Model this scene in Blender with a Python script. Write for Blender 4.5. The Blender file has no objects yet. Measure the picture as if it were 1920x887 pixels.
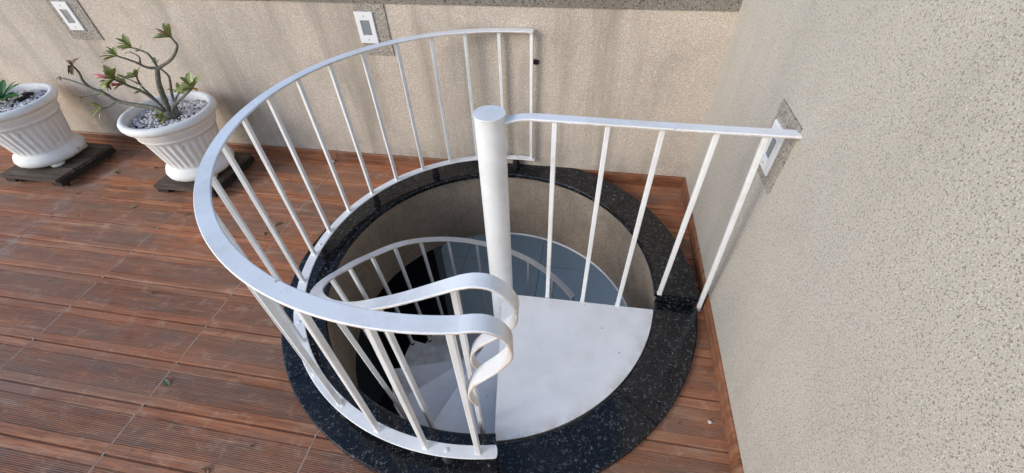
import bpy, bmesh, math, random
from mathutils import Vector, Matrix
random.seed(7)
R = math.radians
scn = bpy.context.scene
col = scn.collection

# ---------------------------------------------------------------- camera
cam_d = bpy.data.cameras.new('Camera'); cam = bpy.data.objects.new('Camera', cam_d); col.objects.link(cam)
rt = Vector((0.98496, 0.17037, -0.02876)); fw = Vector((-0.14134, 0.69879, -0.70123)); up = Vector((-0.09937, 0.69475, 0.71236))
M = Matrix((rt, up, -fw)).transposed().to_4x4(); M.translation = (-0.683, -2.3585, 1.75)
cam.matrix_world = M
cam_d.sensor_width = 36; cam_d.lens = 14.787; cam_d.clip_start = 0.02; cam_d.clip_end = 500
scn.camera = cam
scn.render.resolution_x = 1024; scn.render.resolution_y = 473

# ---------------------------------------------------------------- sky and sun
SUN = Vector((0.68, 0.58, -0.44)).normalized()
w = bpy.data.worlds.new('World'); scn.world = w; w.use_nodes = True
nt = w.node_tree; nt.nodes.clear()
sky = nt.nodes.new('ShaderNodeTexSky'); sky.sky_type = 'NISHITA'; sky.sun_disc = False
sky.sun_elevation = math.asin(-SUN.z); sky.sun_rotation = math.atan2(-SUN.x, -SUN.y)
sky.dust_density = 0.6; sky.air_density = 1.0; sky.ozone_density = 2.2
bg = nt.nodes.new('ShaderNodeBackground'); bg.inputs[1].default_value = 0.15
out = nt.nodes.new('ShaderNodeOutputWorld')
nt.links.new(sky.outputs[0], bg.inputs[0]); nt.links.new(bg.outputs[0], out.inputs[0])
sd = bpy.data.lights.new('sun', 'SUN'); sd.energy = 1.15; sd.angle = R(26); sd.color = (1.0, 0.95, 0.88)
so = bpy.data.objects.new('sun', sd); col.objects.link(so)
so.rotation_euler = SUN.to_track_quat('-Z', 'Y').to_euler(); so.location = (-4, -4, 6)
vs = scn.view_settings; vs.view_transform = 'Standard'; vs.look = 'None'; vs.gamma = 1.0; vs.exposure = 0.66
vs.use_curve_mapping = False

# ---------------------------------------------------------------- material helpers
def newmat(name):
    m = bpy.data.materials.new(name); m.use_nodes = True
    t = m.node_tree; b = t.nodes['Principled BSDF']
    return m, t, b
def N(t, kind, **kw):
    n = t.nodes.new('ShaderNode' + kind)
    for k, v in kw.items():
        if k in n.inputs: n.inputs[k].default_value = v
        else: setattr(n, k, v)
    return n
def ramp(t, fac, stops, interp='LINEAR'):
    r = t.nodes.new('ShaderNodeValToRGB'); r.color_ramp.interpolation = interp
    e = r.color_ramp.elements
    while len(e) < len(stops): e.new(0.5)
    for q, (p, c) in zip(e, stops):
        q.position = p; q.color = (c, c, c, 1) if isinstance(c, (int, float)) else (*c, 1)
    t.links.new(fac, r.inputs[0]); return r.outputs[0]
def mix(t, a, b, fac, mode='MIX'):
    m = t.nodes.new('ShaderNodeMix'); m.data_type = 'RGBA'; m.blend_type = mode; m.clamp_factor = True
    for sock, v in ((m.inputs[6], a), (m.inputs[7], b), (m.inputs[0], fac)):
        if hasattr(v, 'default_value') or hasattr(v, 'is_linked'): t.links.new(v, sock)
        elif isinstance(v, (int, float)): sock.default_value = v
        else: sock.default_value = (*v, 1)
    return m.outputs[2]
def mth(t, op, a, b=0.0):
    m = t.nodes.new('ShaderNodeMath'); m.operation = op
    for s, v in ((m.inputs[0], a), (m.inputs[1], b)):
        if isinstance(v, (int, float)): s.default_value = v
        else: t.links.new(v, s)
    return m.outputs[0]
def pos(t): return N(t, 'NewGeometry').outputs['Position']
def scaled(t, v, s, off=(0, 0, 0)):
    m = t.nodes.new('ShaderNodeMapping'); m.inputs['Scale'].default_value = s; m.inputs['Location'].default_value = off
    t.links.new(v, m.inputs[0]); return m.outputs[0]
def noise(t, vec, scale, detail=3, rough=0.55, w=None):
    n = t.nodes.new('ShaderNodeTexNoise'); n.inputs['Scale'].default_value = scale
    n.inputs['Detail'].default_value = detail; n.inputs['Roughness'].default_value = rough
    t.links.new(vec, n.inputs['Vector'])
    if w is not None: n.noise_dimensions = '4D'; t.links.new(w, n.inputs['W'])
    return n.outputs[0]
def voro(t, vec, scale, feature='F1', rnd=1.0):
    n = t.nodes.new('ShaderNodeTexVoronoi'); n.inputs['Scale'].default_value = scale; n.feature = feature
    if 'Randomness' in n.inputs: n.inputs['Randomness'].default_value = rnd
    t.links.new(vec, n.inputs['Vector']); return n
def bump(t, b, h, strength, dist):
    n = t.nodes.new('ShaderNodeBump'); n.inputs['Strength'].default_value = strength; n.inputs['Distance'].default_value = dist
    t.links.new(h, n.inputs['Height']); t.links.new(n.outputs[0], b.inputs['Normal']); return n
def sepx(t, c, i=0):
    s = t.nodes.new('ShaderNodeSeparateColor'); t.links.new(c, s.inputs[0]); return s.outputs[i]

# ---------------------------------------------------------------- materials
def plaster(name, base, dark, light, gs=1.0, streak=0.25, spot=0.5, cloud=0.12, lite=0.8):
    m, t, b = newmat(name); P = pos(t)
    tone = noise(t, P, 1.3, 5, 0.65)
    c = mix(t, tuple(min(1, x * (1 + cloud)) for x in base), tuple(x * (1 - cloud) for x in base), ramp(t, tone, [(0.3, 0), (0.7, 1)]))
    mid = noise(t, P, 150 * gs, 3, 0.65); fine = noise(t, P, 330 * gs, 2, 0.6)
    c = mix(t, c, tuple(x * 0.62 for x in base), ramp(t, fine, [(0.42, 0), (0.66, 0.9)]))
    c = mix(t, c, dark, mth(t, 'MULTIPLY', ramp(t, mid, [(0.555, 0), (0.66, 1)]), spot))
    v = voro(t, P, 190 * gs); g = sepx(t, v.outputs['Color'], 1); r_ = sepx(t, v.outputs['Color'], 0)
    near = ramp(t, v.outputs['Distance'], [(0.25, 1), (0.5, 0)])
    c = mix(t, c, light, mth(t, 'MULTIPLY', ramp(t, g, [(0.80, 0), (0.84, lite)]), near))
    c = mix(t, c, dark, mth(t, 'MULTIPLY', mth(t, 'MULTIPLY', ramp(t, r_, [(0.86, 0), (0.9, 0.9)]), near), spot))
    st = noise(t, scaled(t, P, (4.5, 4.5, 0.4)), 1.0, 5, 0.62)        # rain streaks running down
    c = mix(t, c, tuple(x * 0.45 for x in base), mth(t, 'MULTIPLY', ramp(t, st, [(0.50, 0), (0.74, 1)]), streak))
    gp_ = ramp(t, noise(t, P, 2.6, 6, 0.72), [(0.52, 0), (0.72, 1)])   # grime patches
    c = mix(t, c, tuple(x * 0.5 for x in base), mth(t, 'MULTIPLY', gp_, streak * 0.55))
    zz = N(t, 'SeparateXYZ'); t.links.new(P, zz.inputs[0])                # splashed dirt above the skirting
    sp_ = mth(t, 'MULTIPLY', ramp(t, zz.outputs[2], [(0.06, 1), (0.34, 0)]), ramp(t, noise(t, P, 6.5, 6, 0.72), [(0.40, 0), (0.64, 1)]))
    c = mix(t, c, tuple(x * 0.4 for x in base), mth(t, 'MULTIPLY', sp_, min(0.6, streak)))
    t.links.new(c, b.inputs['Base Color']); b.inputs['Roughness'].default_value = 0.85; b.inputs['Specular IOR Level'].default_value = 0.3
    bump(t, b, mth(t, 'ADD', mid, mth(t, 'MULTIPLY', fine, 0.6)), 0.5, 0.004)
    return m
M_back = plaster('beige_plaster', (0.635, 0.54, 0.445), (0.16, 0.12, 0.09), (0.86, 0.82, 0.76), 0.95, 0.85, 0.7, 0.15)
M_right = plaster('cream_plaster', (0.59, 0.545, 0.475), (0.19, 0.165, 0.12), (0.80, 0.78, 0.73), 1.22, 0.2, 0.9, 0.09, 0.55)
M_well = plaster('brown_shade_plaster', (0.36, 0.285, 0.215), (0.09, 0.065, 0.045), (0.60, 0.54, 0.46), 0.9, 0.45, 0.75)  # parapet plaster made browner, with the shade of the well in its colour
M_patch = plaster('pale_granular_plaster', (0.40, 0.355, 0.30), (0.06, 0.05, 0.045), (0.72, 0.68, 0.62), 0.75, 0.3, 0.9)
M_gran = plaster('grey_granular_plaster', (0.27, 0.24, 0.205), (0.03, 0.027, 0.024), (0.70, 0.66, 0.60), 0.62, 0.3, 0.95)

def wood_tile(name, k=1.0):
    m, t, b = newmat(name)
    tc = N(t, 'TexCoord').outputs['Object']; P = pos(t)
    rnd = N(t, 'ObjectInfo').outputs['Random']; W = mth(t, 'MULTIPLY', rnd, 61.0)
    K_ = lambda r_, g_, b_: (r_ * k * 1.05, g_ * k * 0.98, b_ * k * 0.90)
    g1 = noise(t, scaled(t, tc, (1.4, 30, 6)), 1.0, 6, 0.68, W)
    g2 = noise(t, scaled(t, tc, (6, 130, 20)), 1.0, 4, 0.65, W)
    c = ramp(t, g1, [(0.28, K_(0.10, 0.036, 0.018)), (0.48, K_(0.27, 0.105, 0.050)), (0.62, K_(0.40, 0.185, 0.095)), (0.78, K_(0.56, 0.31, 0.175))])
    c = mix(t, c, K_(0.07, 0.027, 0.015), ramp(t, g2, [(0.48, 0), (0.70, 0.8)]))
    tv = mth(t, 'FRACT', mth(t, 'MULTIPLY', rnd, 7.31))
    c = mix(t, c, K_(0.42, 0.155, 0.07), mth(t, 'MULTIPLY', rnd, 0.35))
    c = mix(t, c, K_(0.12, 0.055, 0.032), mth(t, 'MULTIPLY', tv, 0.38))
    # grey weathering in the open, strongest on the ribbed middle of each plank
    sy = N(t, 'SeparateXYZ'); t.links.new(tc, sy.inputs[0])
    rib = ramp(t, mth(t, 'MULTIPLY', sy.outputs[1], 4.0), [(0.170, 0), (0.186, 1), (0.622, 1), (0.638, 0)])
    d = noise(t, scaled(t, P, (1.5, 3.6, 1)), 1.0, 6, 0.7)
    c = mix(t, c, K_(0.185, 0.118, 0.085), ramp(t, d, [(0.42, 0), (0.66, 0.75)]))
    d3 = noise(t, scaled(t, P, (3.2, 6.5, 1)), 1.0, 5, 0.7)
    c = mix(t, c, K_(0.150, 0.105, 0.085), mth(t, 'MULTIPLY', rib, ramp(t, d3, [(0.38, 0.05), (0.66, 0.8)])))
    d2 = noise(t, P, 11.0, 5, 0.72)
    c = mix(t, c, K_(0.44, 0.33, 0.25), mth(t, 'MULTIPLY', ramp(t, d2, [(0.55, 0), (0.74, 1)]), 0.42))
    ws = noise(t, scaled(t, P, (2.2, 26, 1)), 1.0, 5, 0.7)
    c = mix(t, c, K_(0.42, 0.31, 0.235), mth(t, 'MULTIPLY', ramp(t, ws, [(0.56, 0), (0.72, 1)]), 0.45))
    c = mix(t, c, K_(0.06, 0.035, 0.025), mth(t, 'MULTIPLY', ramp(t, d2, [(0.26, 1), (0.42, 0)]), 0.5))
    # lime bloom along one joint
    sx = N(t, 'SeparateXYZ'); t.links.new(P, sx.inputs[0])
    dx = mth(t, 'ABSOLUTE', mth(t, 'ADD', sx.outputs[0], 4.075))
    bl = mth(t, 'MULTIPLY', ramp(t, dx, [(0.0, 1), (0.12, 0)]), ramp(t, noise(t, P, 9, 5, 0.72), [(0.46, 0), (0.66, 1)]))
    c = mix(t, c, (0.52, 0.46, 0.43), mth(t, 'MULTIPLY', bl, 0.55))
    t.links.new(c, b.inputs['Base Color'])
    t.links.new(ramp(t, d2, [(0.3, 0.36), (0.7, 0.62)]), b.inputs['Roughness'])
    b.inputs['Specular IOR Level'].default_value = 0.25
    bump(t, b, mth(t, 'ADD', g2, g1), 0.5, 0.003)
    return m
M_skirt = wood_tile('wood_look_skirting_tile', 0.9)  # darker copy of the deck tile, offsetting light on the vertical face
M_wood = wood_tile('wood_look_tile', 1.46)

def simple(name, base, rough=0.6, var=0.25, scale=18, bstr=0.2, bdist=0.002, spec=0.5):
    m, t, b = newmat(name); P = N(t, 'TexCoord').outputs['Object']
    n = noise(t, P, scale, 5, 0.62)
    t.links.new(mix(t, tuple(x * (1 - var) for x in base), tuple(min(1, x * (1 + var)) for x in base), ramp(t, n, [(0.3, 0), (0.7, 1)])), b.inputs['Base Color'])
    b.inputs['Roughness'].default_value = rough; b.inputs['Specular IOR Level'].default_value = spec
    bump(t, b, n, bstr, bdist); return m
M_grout = simple('grout', (0.52, 0.42, 0.33), 0.9, 0.3, 30)
M_conc = simple('raw_concrete', (0.30, 0.28, 0.26), 0.9, 0.2, 6)
M_rubber = simple('black_rubber', (0.014, 0.013, 0.013), 0.5, 0.3, 40)
M_plastic = simple('white_plastic', (0.80, 0.80, 0.80), 0.35, 0.03, 9, 0.05)
M_screw = simple('screw_metal', (0.30, 0.29, 0.27), 0.4, 0.2, 60)
M_charcoal = simple('charcoal_shade_and_joints', (0.03, 0.03, 0.032), 0.7, 0.2, 5)  # near-black puts shade into the lower walls; also colours the ground joints
M_shadetile = simple('shade_darkened_floor_tile', (0.035, 0.037, 0.04), 0.5, 0.15, 5)  # indoor floor tile, shade under the terrace put into its colour
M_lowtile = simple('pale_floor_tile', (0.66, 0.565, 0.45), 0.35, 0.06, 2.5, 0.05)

def paint(name, rust=1.0, smear=0.35, edge=0.0):
    m, t, b = newmat(name); P = pos(t)
    n1 = noise(t, P, 5.5, 5, 0.6); n2 = noise(t, P, 60, 4, 0.65)
    c = mix(t, (0.86, 0.865, 0.865), (0.70, 0.695, 0.67), ramp(t, n1, [(0.45, 0), (0.75, 1)]))
    sp = ramp(t, noise(t, P, 46, 4, 0.6), [(0.70, 0), (0.735, 1)])      # chips down to rust
    c = mix(t, c, (0.26, 0.14, 0.07), mth(t, 'MULTIPLY', sp, 0.7 * rust))
    sm = ramp(t, noise(t, P, 6.0, 7, 0.75), [(0.54, 0), (0.72, 1)])     # grubby smears
    c = mix(t, c, (0.50, 0.43, 0.34), mth(t, 'MULTIPLY', sm, smear))
    ge = N(t, 'NewGeometry'); sz = N(t, 'SeparateXYZ'); t.links.new(ge.outputs['Normal'], sz.inputs[0])
    if edge:                                                            # rusty grime on the cut edges of the flat bar
        side = ramp(t, mth(t, 'ABSOLUTE', sz.outputs[2]), [(0.3, 1), (0.6, 0)])
        c = mix(t, c, (0.46, 0.29, 0.15), mth(t, 'MULTIPLY', mth(t, 'MULTIPLY', side, ramp(t, noise(t, P, 14, 5, 0.7), [(0.36, 0), (0.62, 1)])), edge))
    t.links.new(c, b.inputs['Base Color'])
    t.links.new(ramp(t, n1, [(0.3, 0.28), (0.7, 0.5)]), b.inputs['Roughness'])
    bump(t, b, mth(t, 'ADD', n1, mth(t, 'MULTIPLY', n2, 0.3)), 0.35, 0.004)
    return m
M_paint = paint('white_enamel_paint')
M_rail = paint('worn_white_rail_paint', 1.0, 0.3, 0.75)
def trodden():
    m, t, b = newmat('trodden_white_paint'); P = pos(t)
    n1 = noise(t, P, 4, 6, 0.7)
    c = mix(t, (0.86, 0.865, 0.865), (0.75, 0.752, 0.745), ramp(t, n1, [(0.40, 0), (0.72, 1)]))
    sm = ramp(t, noise(t, P, 3.2, 7, 0.78), [(0.52, 0), (0.70, 1)])
    c = mix(t, c, (0.55, 0.47, 0.36), mth(t, 'MULTIPLY', sm, 0.22))
    sc = ramp(t, noise(t, scaled(t, P, (90, 14, 1)), 1.0, 3, 0.6), [(0.70, 0), (0.76, 1)])
    c = mix(t, c, (0.42, 0.38, 0.33), mth(t, 'MULTIPLY', sc, 0.5))
    dc = N(t, 'VectorMath', operation='DISTANCE'); t.links.new(P, dc.inputs[0]); dc.inputs[1].default_value = (-1.089, -0.956, 0.0215)
    rim = mth(t, 'MULTIPLY', ramp(t, dc.outputs['Value'], [(0.775, 0), (0.836, 1)]), ramp(t, noise(t, P, 13, 5, 0.7), [(0.38, 0), (0.62, 1)]))
    c = mix(t, c, (0.36, 0.30, 0.23), mth(t, 'MULTIPLY', rim, 0.45))                # dirt gathered along the rim
    v = voro(t, P, 24); k = mth(t, 'MULTIPLY', ramp(t, v.outputs['Distance'], [(0.06, 1), (0.09, 0)]), ramp(t, sepx(t, v.outputs['Color'], 0), [(0.86, 0), (0.88, 1)]))
    c = mix(t, c, (0.12, 0.10, 0.08), k)
    t.links.new(c, b.inputs['Base Color']); t.links.new(ramp(t, n1, [(0.3, 0.32), (0.7, 0.55)]), b.inputs['Roughness'])
    bump(t, b, n1, 0.25, 0.004); return m
M_trod = trodden()

def granite():
    m, t, b = newmat('black_granite'); P = pos(t)
    wv = N(t, 'VectorMath', operation='ADD')
    nz = t.nodes.new('ShaderNodeTexNoise'); nz.inputs['Scale'].default_value = 26; t.links.new(P, nz.inputs['Vector'])
    mm = N(t, 'VectorMath', operation='SCALE'); mm.inputs[3].default_value = 0.05; t.links.new(nz.outputs['Color'], mm.inputs[0])
    t.links.new(P, wv.inputs[0]); t.links.new(mm.outputs[0], wv.inputs[1])
    v = voro(t, wv.outputs[0], 62, 'DISTANCE_TO_EDGE')
    edge = ramp(t, v.outputs['Distance'], [(0.0, 1), (0.075, 0)])
    gate = ramp(t, noise(t, P, 62, 3, 0.6), [(0.53, 0), (0.62, 1)])
    fl = mth(t, 'MULTIPLY', edge, gate)
    v2 = voro(t, P, 210); f2 = ramp(t, sepx(t, v2.outputs['Color'], 1), [(0.985, 0), (0.99, 0.45)])
    c = mix(t, (0.004, 0.005, 0.007), (0.014, 0.015, 0.018), ramp(t, noise(t, P, 90, 3, 0.6), [(0.4, 0), (0.7, 1)]))
    c = mix(t, c, (0.19, 0.20, 0.21), mth(t, 'MULTIPLY', fl, 0.8))
    c = mix(t, c, (0.22, 0.22, 0.22), f2)
    dust = ramp(t, noise(t, P, 4.5, 5, 0.7), [(0.5, 0), (0.8, 1)])
    c = mix(t, c, (0.16, 0.13, 0.10), mth(t, 'MULTIPLY', dust, 0.10))
    t.links.new(c, b.inputs['Base Color'])
    t.links.new(ramp(t, dust, [(0, 0.11), (1, 0.30)]), b.inputs['Roughness'])
    b.inputs['Specular IOR Level'].default_value = 0.4
    return m
M_granite = granite()

def potmat():
    m, t, b = newmat('painted_cement_pot'); P = N(t, 'TexCoord').outputs['Object']
    n = noise(t, P, 6, 5, 0.65); n2 = noise(t, P, 55, 4, 0.6)
    c = mix(t, (0.86, 0.84, 0.80), (0.72, 0.69, 0.63), ramp(t, n, [(0.45, 0), (0.75, 1)]))
    ch = ramp(t, noise(t, P, 16, 4, 0.6), [(0.67, 0), (0.70, 1)])
    c = mix(t, c, (0.20, 0.17, 0.14), mth(t, 'MULTIPLY', ch, 0.75))
    t.links.new(c, b.inputs['Base Color']); b.inputs['Roughness'].default_value = 0.6
    bump(t, b, mth(t, 'ADD', n, mth(t, 'MULTIPLY', n2, 0.3)), 0.35, 0.004); return m
M_pot = potmat()

def oldwood():
    m, t, b = newmat('weathered_plank'); tc = N(t, 'TexCoord').outputs['Object']
    W = mth(t, 'MULTIPLY', N(t, 'ObjectInfo').outputs['Random'], 40)
    g = noise(t, scaled(t, tc, (3, 40, 40)), 1.0, 5, 0.65, W)
    c = ramp(t, g, [(0.3, (0.035, 0.024, 0.018)), (0.55, (0.10, 0.07, 0.05)), (0.75, (0.24, 0.19, 0.145))])
    t.links.new(c, b.inputs['Base Color']); b.inputs['Roughness'].default_value = 0.85
    bump(t, b, g, 0.8, 0.006); return m
M_oldwood = oldwood()
M_tar = simple('tarred_wood', (0.018, 0.015, 0.013), 0.7, 0.4, 22, 0.5, 0.004)

def pebbles():
    m, t, b = newmat('white_pebbles'); r = N(t, 'NewGeometry').outputs['Random Per Island']
    c = ramp(t, r, [(0.0, (0.33, 0.30, 0.29)), (0.18, (0.55, 0.50, 0.49)), (0.5, (0.76, 0.73, 0.72)), (1.0, (0.86, 0.85, 0.84))])
    n = noise(t, pos(t), 120, 3, 0.6)
    t.links.new(mix(t, c, (0.3, 0.27, 0.25), ramp(t, n, [(0.58, 0), (0.8, 0.5)])), b.inputs['Base Color'])
    b.inputs['Roughness'].default_value = 0.7; return m
M_peb = pebbles()
M_soil = simple('potting_soil', (0.035, 0.028, 0.024), 0.95, 0.4, 60, 0.8, 0.006)
def bark():
    m, t, b = newmat('grey_bark'); P = pos(t)
    n = noise(t, P, 45, 4, 0.65)
    c = ramp(t, n, [(0.3, (0.075, 0.07, 0.05)), (0.6, (0.17, 0.16, 0.125)), (0.8, (0.32, 0.30, 0.25))])
    t.links.new(c, b.inputs['Base Color']); b.inputs['Roughness'].default_value = 0.8
    bump(t, b, n, 0.6, 0.004); return m
M_bark = bark()
def leafmat(name, a, bb, sub=0.0):
    m, t, b = newmat(name); tc = N(t, 'TexCoord').outputs['Object']
    rnd = N(t, 'ObjectInfo').outputs['Random']
    c = mix(t, a, bb, rnd)
    c = mix(t, c, tuple(min(1, x * 1.7) for x in bb), ramp(t, noise(t, scaled(t, tc, (20, 60, 10)), 1.0, 3), [(0.5, 0), (0.75, 0.5)]))
    t.links.new(c, b.inputs['Base Color']); b.inputs['Roughness'].default_value = 0.42
    b.inputs['Subsurface Weight'].default_value = 0.0
    return m
M_leaf = leafmat('green_leaf', (0.20, 0.24, 0.055), (0.40, 0.40, 0.14))
M_dleaf = leafmat('deep_green_leaf', (0.04, 0.13, 0.03), (0.08, 0.19, 0.05))
M_dry = leafmat('dry_leaf', (0.12, 0.06, 0.028), (0.30, 0.17, 0.08))
M_red = leafmat('red_bud', (0.55, 0.03, 0.06), (0.62, 0.10, 0.14))
M_yel = leafmat('yellow_leaf', (0.62, 0.36, 0.05), (0.65, 0.42, 0.08))
def lens():
    m, t, b = newmat('frosted_lens'); P = pos(t)
    sx = N(t, 'SeparateXYZ'); t.links.new(P, sx.inputs[0])
    wv = mth(t, 'SINE', mth(t, 'MULTIPLY', sx.outputs[2], 900))
    b.inputs['Base Color'].default_value = (0.20, 0.235, 0.25, 1); b.inputs['Roughness'].default_value = 0.25
    bump(t, b, wv, 0.3, 0.001); return m
M_lens = lens()

# ---------------------------------------------------------------- mesh helpers
ROOT = {}
def tag(o, label=None, cat=None, group=None, kind=None):
    for k, v in (('label', label), ('category', cat), ('group', group), ('kind', kind)):
        if v: o[k] = v
    return o
def empty(name, loc, label, cat, group=None):
    o = bpy.data.objects.new(name, None); o.empty_display_size = 0.1; o.location = loc; col.objects.link(o)
    ROOT[o.name] = Vector(loc); return tag(o, label, cat, group)
class MB:
    def __init__(s): s.v = []; s.f = []
    def add(s, vs, fs):
        k = len(s.v); s.v += [tuple(v) for v in vs]; s.f += [tuple(i + k for i in f) for f in fs]; return s
    def box(s, a, b):
        (x0, y0, z0), (x1, y1, z1) = a, b
        return s.add([(x0,y0,z0),(x1,y0,z0),(x1,y1,z0),(x0,y1,z0),(x0,y0,z1),(x1,y0,z1),(x1,y1,z1),(x0,y1,z1)],
                     [(0,3,2,1),(4,5,6,7),(0,1,5,4),(1,2,6,5),(2,3,7,6),(3,0,4,7)])
    def sweep(s, pts, secs, closed=False, caps=True):
        """pts list of ring vertex lists (already placed)"""
        n = len(secs[0]); k0 = 0; vs = [v for r in secs for v in r]; fs = []
        for i in range(len(secs) - (0 if closed else 1)):
            j = (i + 1) % len(secs)
            for q in range(n): fs.append((i*n+q, i*n+(q+1)%n, j*n+(q+1)%n, j*n+q))
        if caps and not closed: fs.append(tuple(range(n))[::-1]); fs.append(tuple((len(secs)-1)*n+q for q in range(n)))
        return s.add(vs, fs)
    def flat(s, pts, wdirs, wd, th, cham=None):
        """flat bar along pts; wdirs gives the width direction at each point; top face lies at pts"""
        pts = [Vector(p) for p in pts]; secs = []; c = cham or th * 0.3
        for i, p in enumerate(pts):
            T = (pts[min(i+1, len(pts)-1)] - pts[max(i-1, 0)]).normalized()
            W = Vector(wdirs[i]); W = (W - T * W.dot(T)).normalized(); Nn = T.cross(W).normalized()
            h = (wd[i] if isinstance(wd, list) else wd) / 2
            sec = [(-h, -c), (-h, -th + c), (-h + c, -th), (h - c, -th), (h, -th + c), (h, -c), (h - c, 0), (-h + c, 0)]
            secs.append([p + W * a + Nn * b_ for a, b_ in sec])
        return s.sweep(None, secs)
    def tube(s, pts, rad, n=8, caps=True):
        pts = [Vector(p) for p in pts]; secs = []; ref = Vector((0, 0, 1))
        if isinstance(rad, (int, float)): rad = [rad] * len(pts)
        T0 = (pts[1] - pts[0]).normalized(); X = T0.orthogonal().normalized()
        for i, p in enumerate(pts):
            T = (pts[min(i+1, len(pts)-1)] - pts[max(i-1, 0)]).normalized()
            X = (X - T * X.dot(T)).normalized(); Y = T.cross(X)
            secs.append([p + (X * math.cos(2*math.pi*q/n) + Y * math.sin(2*math.pi*q/n)) * rad[i] for q in range(n)])
        return s.sweep(None, secs, caps=caps)
    def bar(s, a, b, sz, xdir=(1, 0, 0)):
        a, b = Vector(a), Vector(b); T = (b - a).normalized(); X = Vector(xdir); X = (X - T * X.dot(T)).normalized(); Y = T.cross(X)
        h = sz / 2; c = sz * 0.12
        sec = [(-h, -h + c), (-h + c, -h), (h - c, -h), (h, -h + c), (h, h - c), (h - c, h), (-h + c, h), (-h, h - c)]
        st_ = [(a, 1.24), (a + T * 0.003, 1.12), (a + T * 0.006, 1.0), (b - T * 0.006, 1.0), (b - T * 0.003, 1.1), (b, 1.2)] if (b - a).length > 0.1 else [(a, 1), (b, 1)]
        return s.sweep(None, [[p + (X * u + Y * v) * k for u, v in sec] for p, k in st_])
    def lathe(s, prof, c, n=32, mod=None):
        secs = []
        for i in range(n):
            a = 2 * math.pi * i / n
            secs.append([(c[0] + (r * (mod(a, z) if mod else 1)) * math.cos(a), c[1] + (r * (mod(a, z) if mod else 1)) * math.sin(a), c[2] + z) for r, z in prof])
        m = len(prof); vs = [v for r in secs for v in r]; fs = []
        for i in range(n):
            j = (i + 1) % n
            for q in range(m - 1): fs.append((i*m+q, j*m+q, j*m+q+1, i*m+q+1))
        if prof[0][0] > 1e-5: fs.append(tuple(i*m for i in range(n))[::-1])
        if prof[-1][0] > 1e-5: fs.append(tuple(i*m+m-1 for i in range(n)))
        return s.add(vs, fs)
    def build(s, name, mat, parent=None, smooth=False, origin=None, angle=35):
        me = bpy.data.meshes.new(name); off = Vector((0, 0, 0))
        o = bpy.data.objects.new(name, me)
        if parent is not None: off = ROOT[parent.name]; o.parent = parent
        elif origin is not None: off = Vector(origin); o.location = off
        me.from_pydata([tuple(Vector(v) - off) for v in s.v], [], s.f)
        bm = bmesh.new(); bm.from_mesh(me); bmesh.ops.remove_doubles(bm, verts=bm.verts, dist=1e-6)
        bmesh.ops.recalc_face_normals(bm, faces=bm.faces)
        if smooth:
            for f in bm.faces: f.smooth = True
            for e in bm.edges:
                if len(e.link_faces) == 2 and e.calc_face_angle(0) > R(angle): e.smooth = False
        bm.to_mesh(me); bm.free()
        me.materials.append(mat); col.objects.link(o); ROOT[o.name] = off
        return o
def spline(pts, n=6):
    pts = [Vector(p) for p in pts]; o = []
    for i in range(len(pts) - 1):
        p0 = pts[max(i-1, 0)]; p1 = pts[i]; p2 = pts[i+1]; p3 = pts[min(i+2, len(pts)-1)]
        for k in range(n):
            t = k / n
            o.append(0.5 * ((2*p1) + (p2-p0)*t + (2*p0-5*p1+4*p2-p3)*t*t + (3*p1-p0-3*p2+p3)*t**3))
    o.append(pts[-1]); return o

# ---------------------------------------------------------------- layout constants (metres)
CX, CY = -1.089, -0.956                 # centre of the round opening
RIN, ROUT = 0.832, 1.033                # black curb
KX, KY = -1.0095, -1.0543               # stair column
ZU, ZL = 0.090, 0.025
ZLOW = -2.775
TL, TW, TX, TY = 0.8136, 0.2022, -0.0027, -1.2586
def cpt(r, a, z, c=(CX, CY)): return Vector((c[0] + r * math.cos(R(a)), c[1] + r * math.sin(R(a)), z))

# ---------------------------------------------------------------- terrace floor
X0, X1, Y0, Y1 = -6.51, 0.15, -3.68, 0.15
def rect_hit(a):
    dx, dy = math.cos(a), math.sin(a); t = 1e9
    for d, lo, hi, c in ((dx, X0, X1, CX), (dy, Y0, Y1, CY)):
        if abs(d) > 1e-9: t = min(t, ((hi if d > 0 else lo) - c) / d)
    return (CX + dx * t, CY + dy * t)
angs = sorted([2 * math.pi * i / 128 for i in range(128)] + [math.atan2(y - CY, x - CX) % (2 * math.pi) for x in (X0, X1) for y in (Y0, Y1)])
mb = MB(); HR = 0.862; zt_, zb_ = -0.0085, -0.47
vs = []
for a in angs:
    ox, oy = rect_hit(a); ix, iy = CX + HR * math.cos(a), CY + HR * math.sin(a)
    vs += [(ix, iy, zt_), (ox, oy, zt_), (ix, iy, zb_), (ox, oy, zb_)]
fs = []; n = len(angs)
for i in range(n):
    j = (i + 1) % n; A, B = 4*i, 4*j
    fs += [(A, A+1, B+1, B), (A+2, B+2, B+3, A+3), (A, B, B+2, A+2), (A+1, A+3, B+3, B+1)]
mb.add(vs, fs)
floor = tag(mb.build('floor', M_conc), kind='structure')

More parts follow.
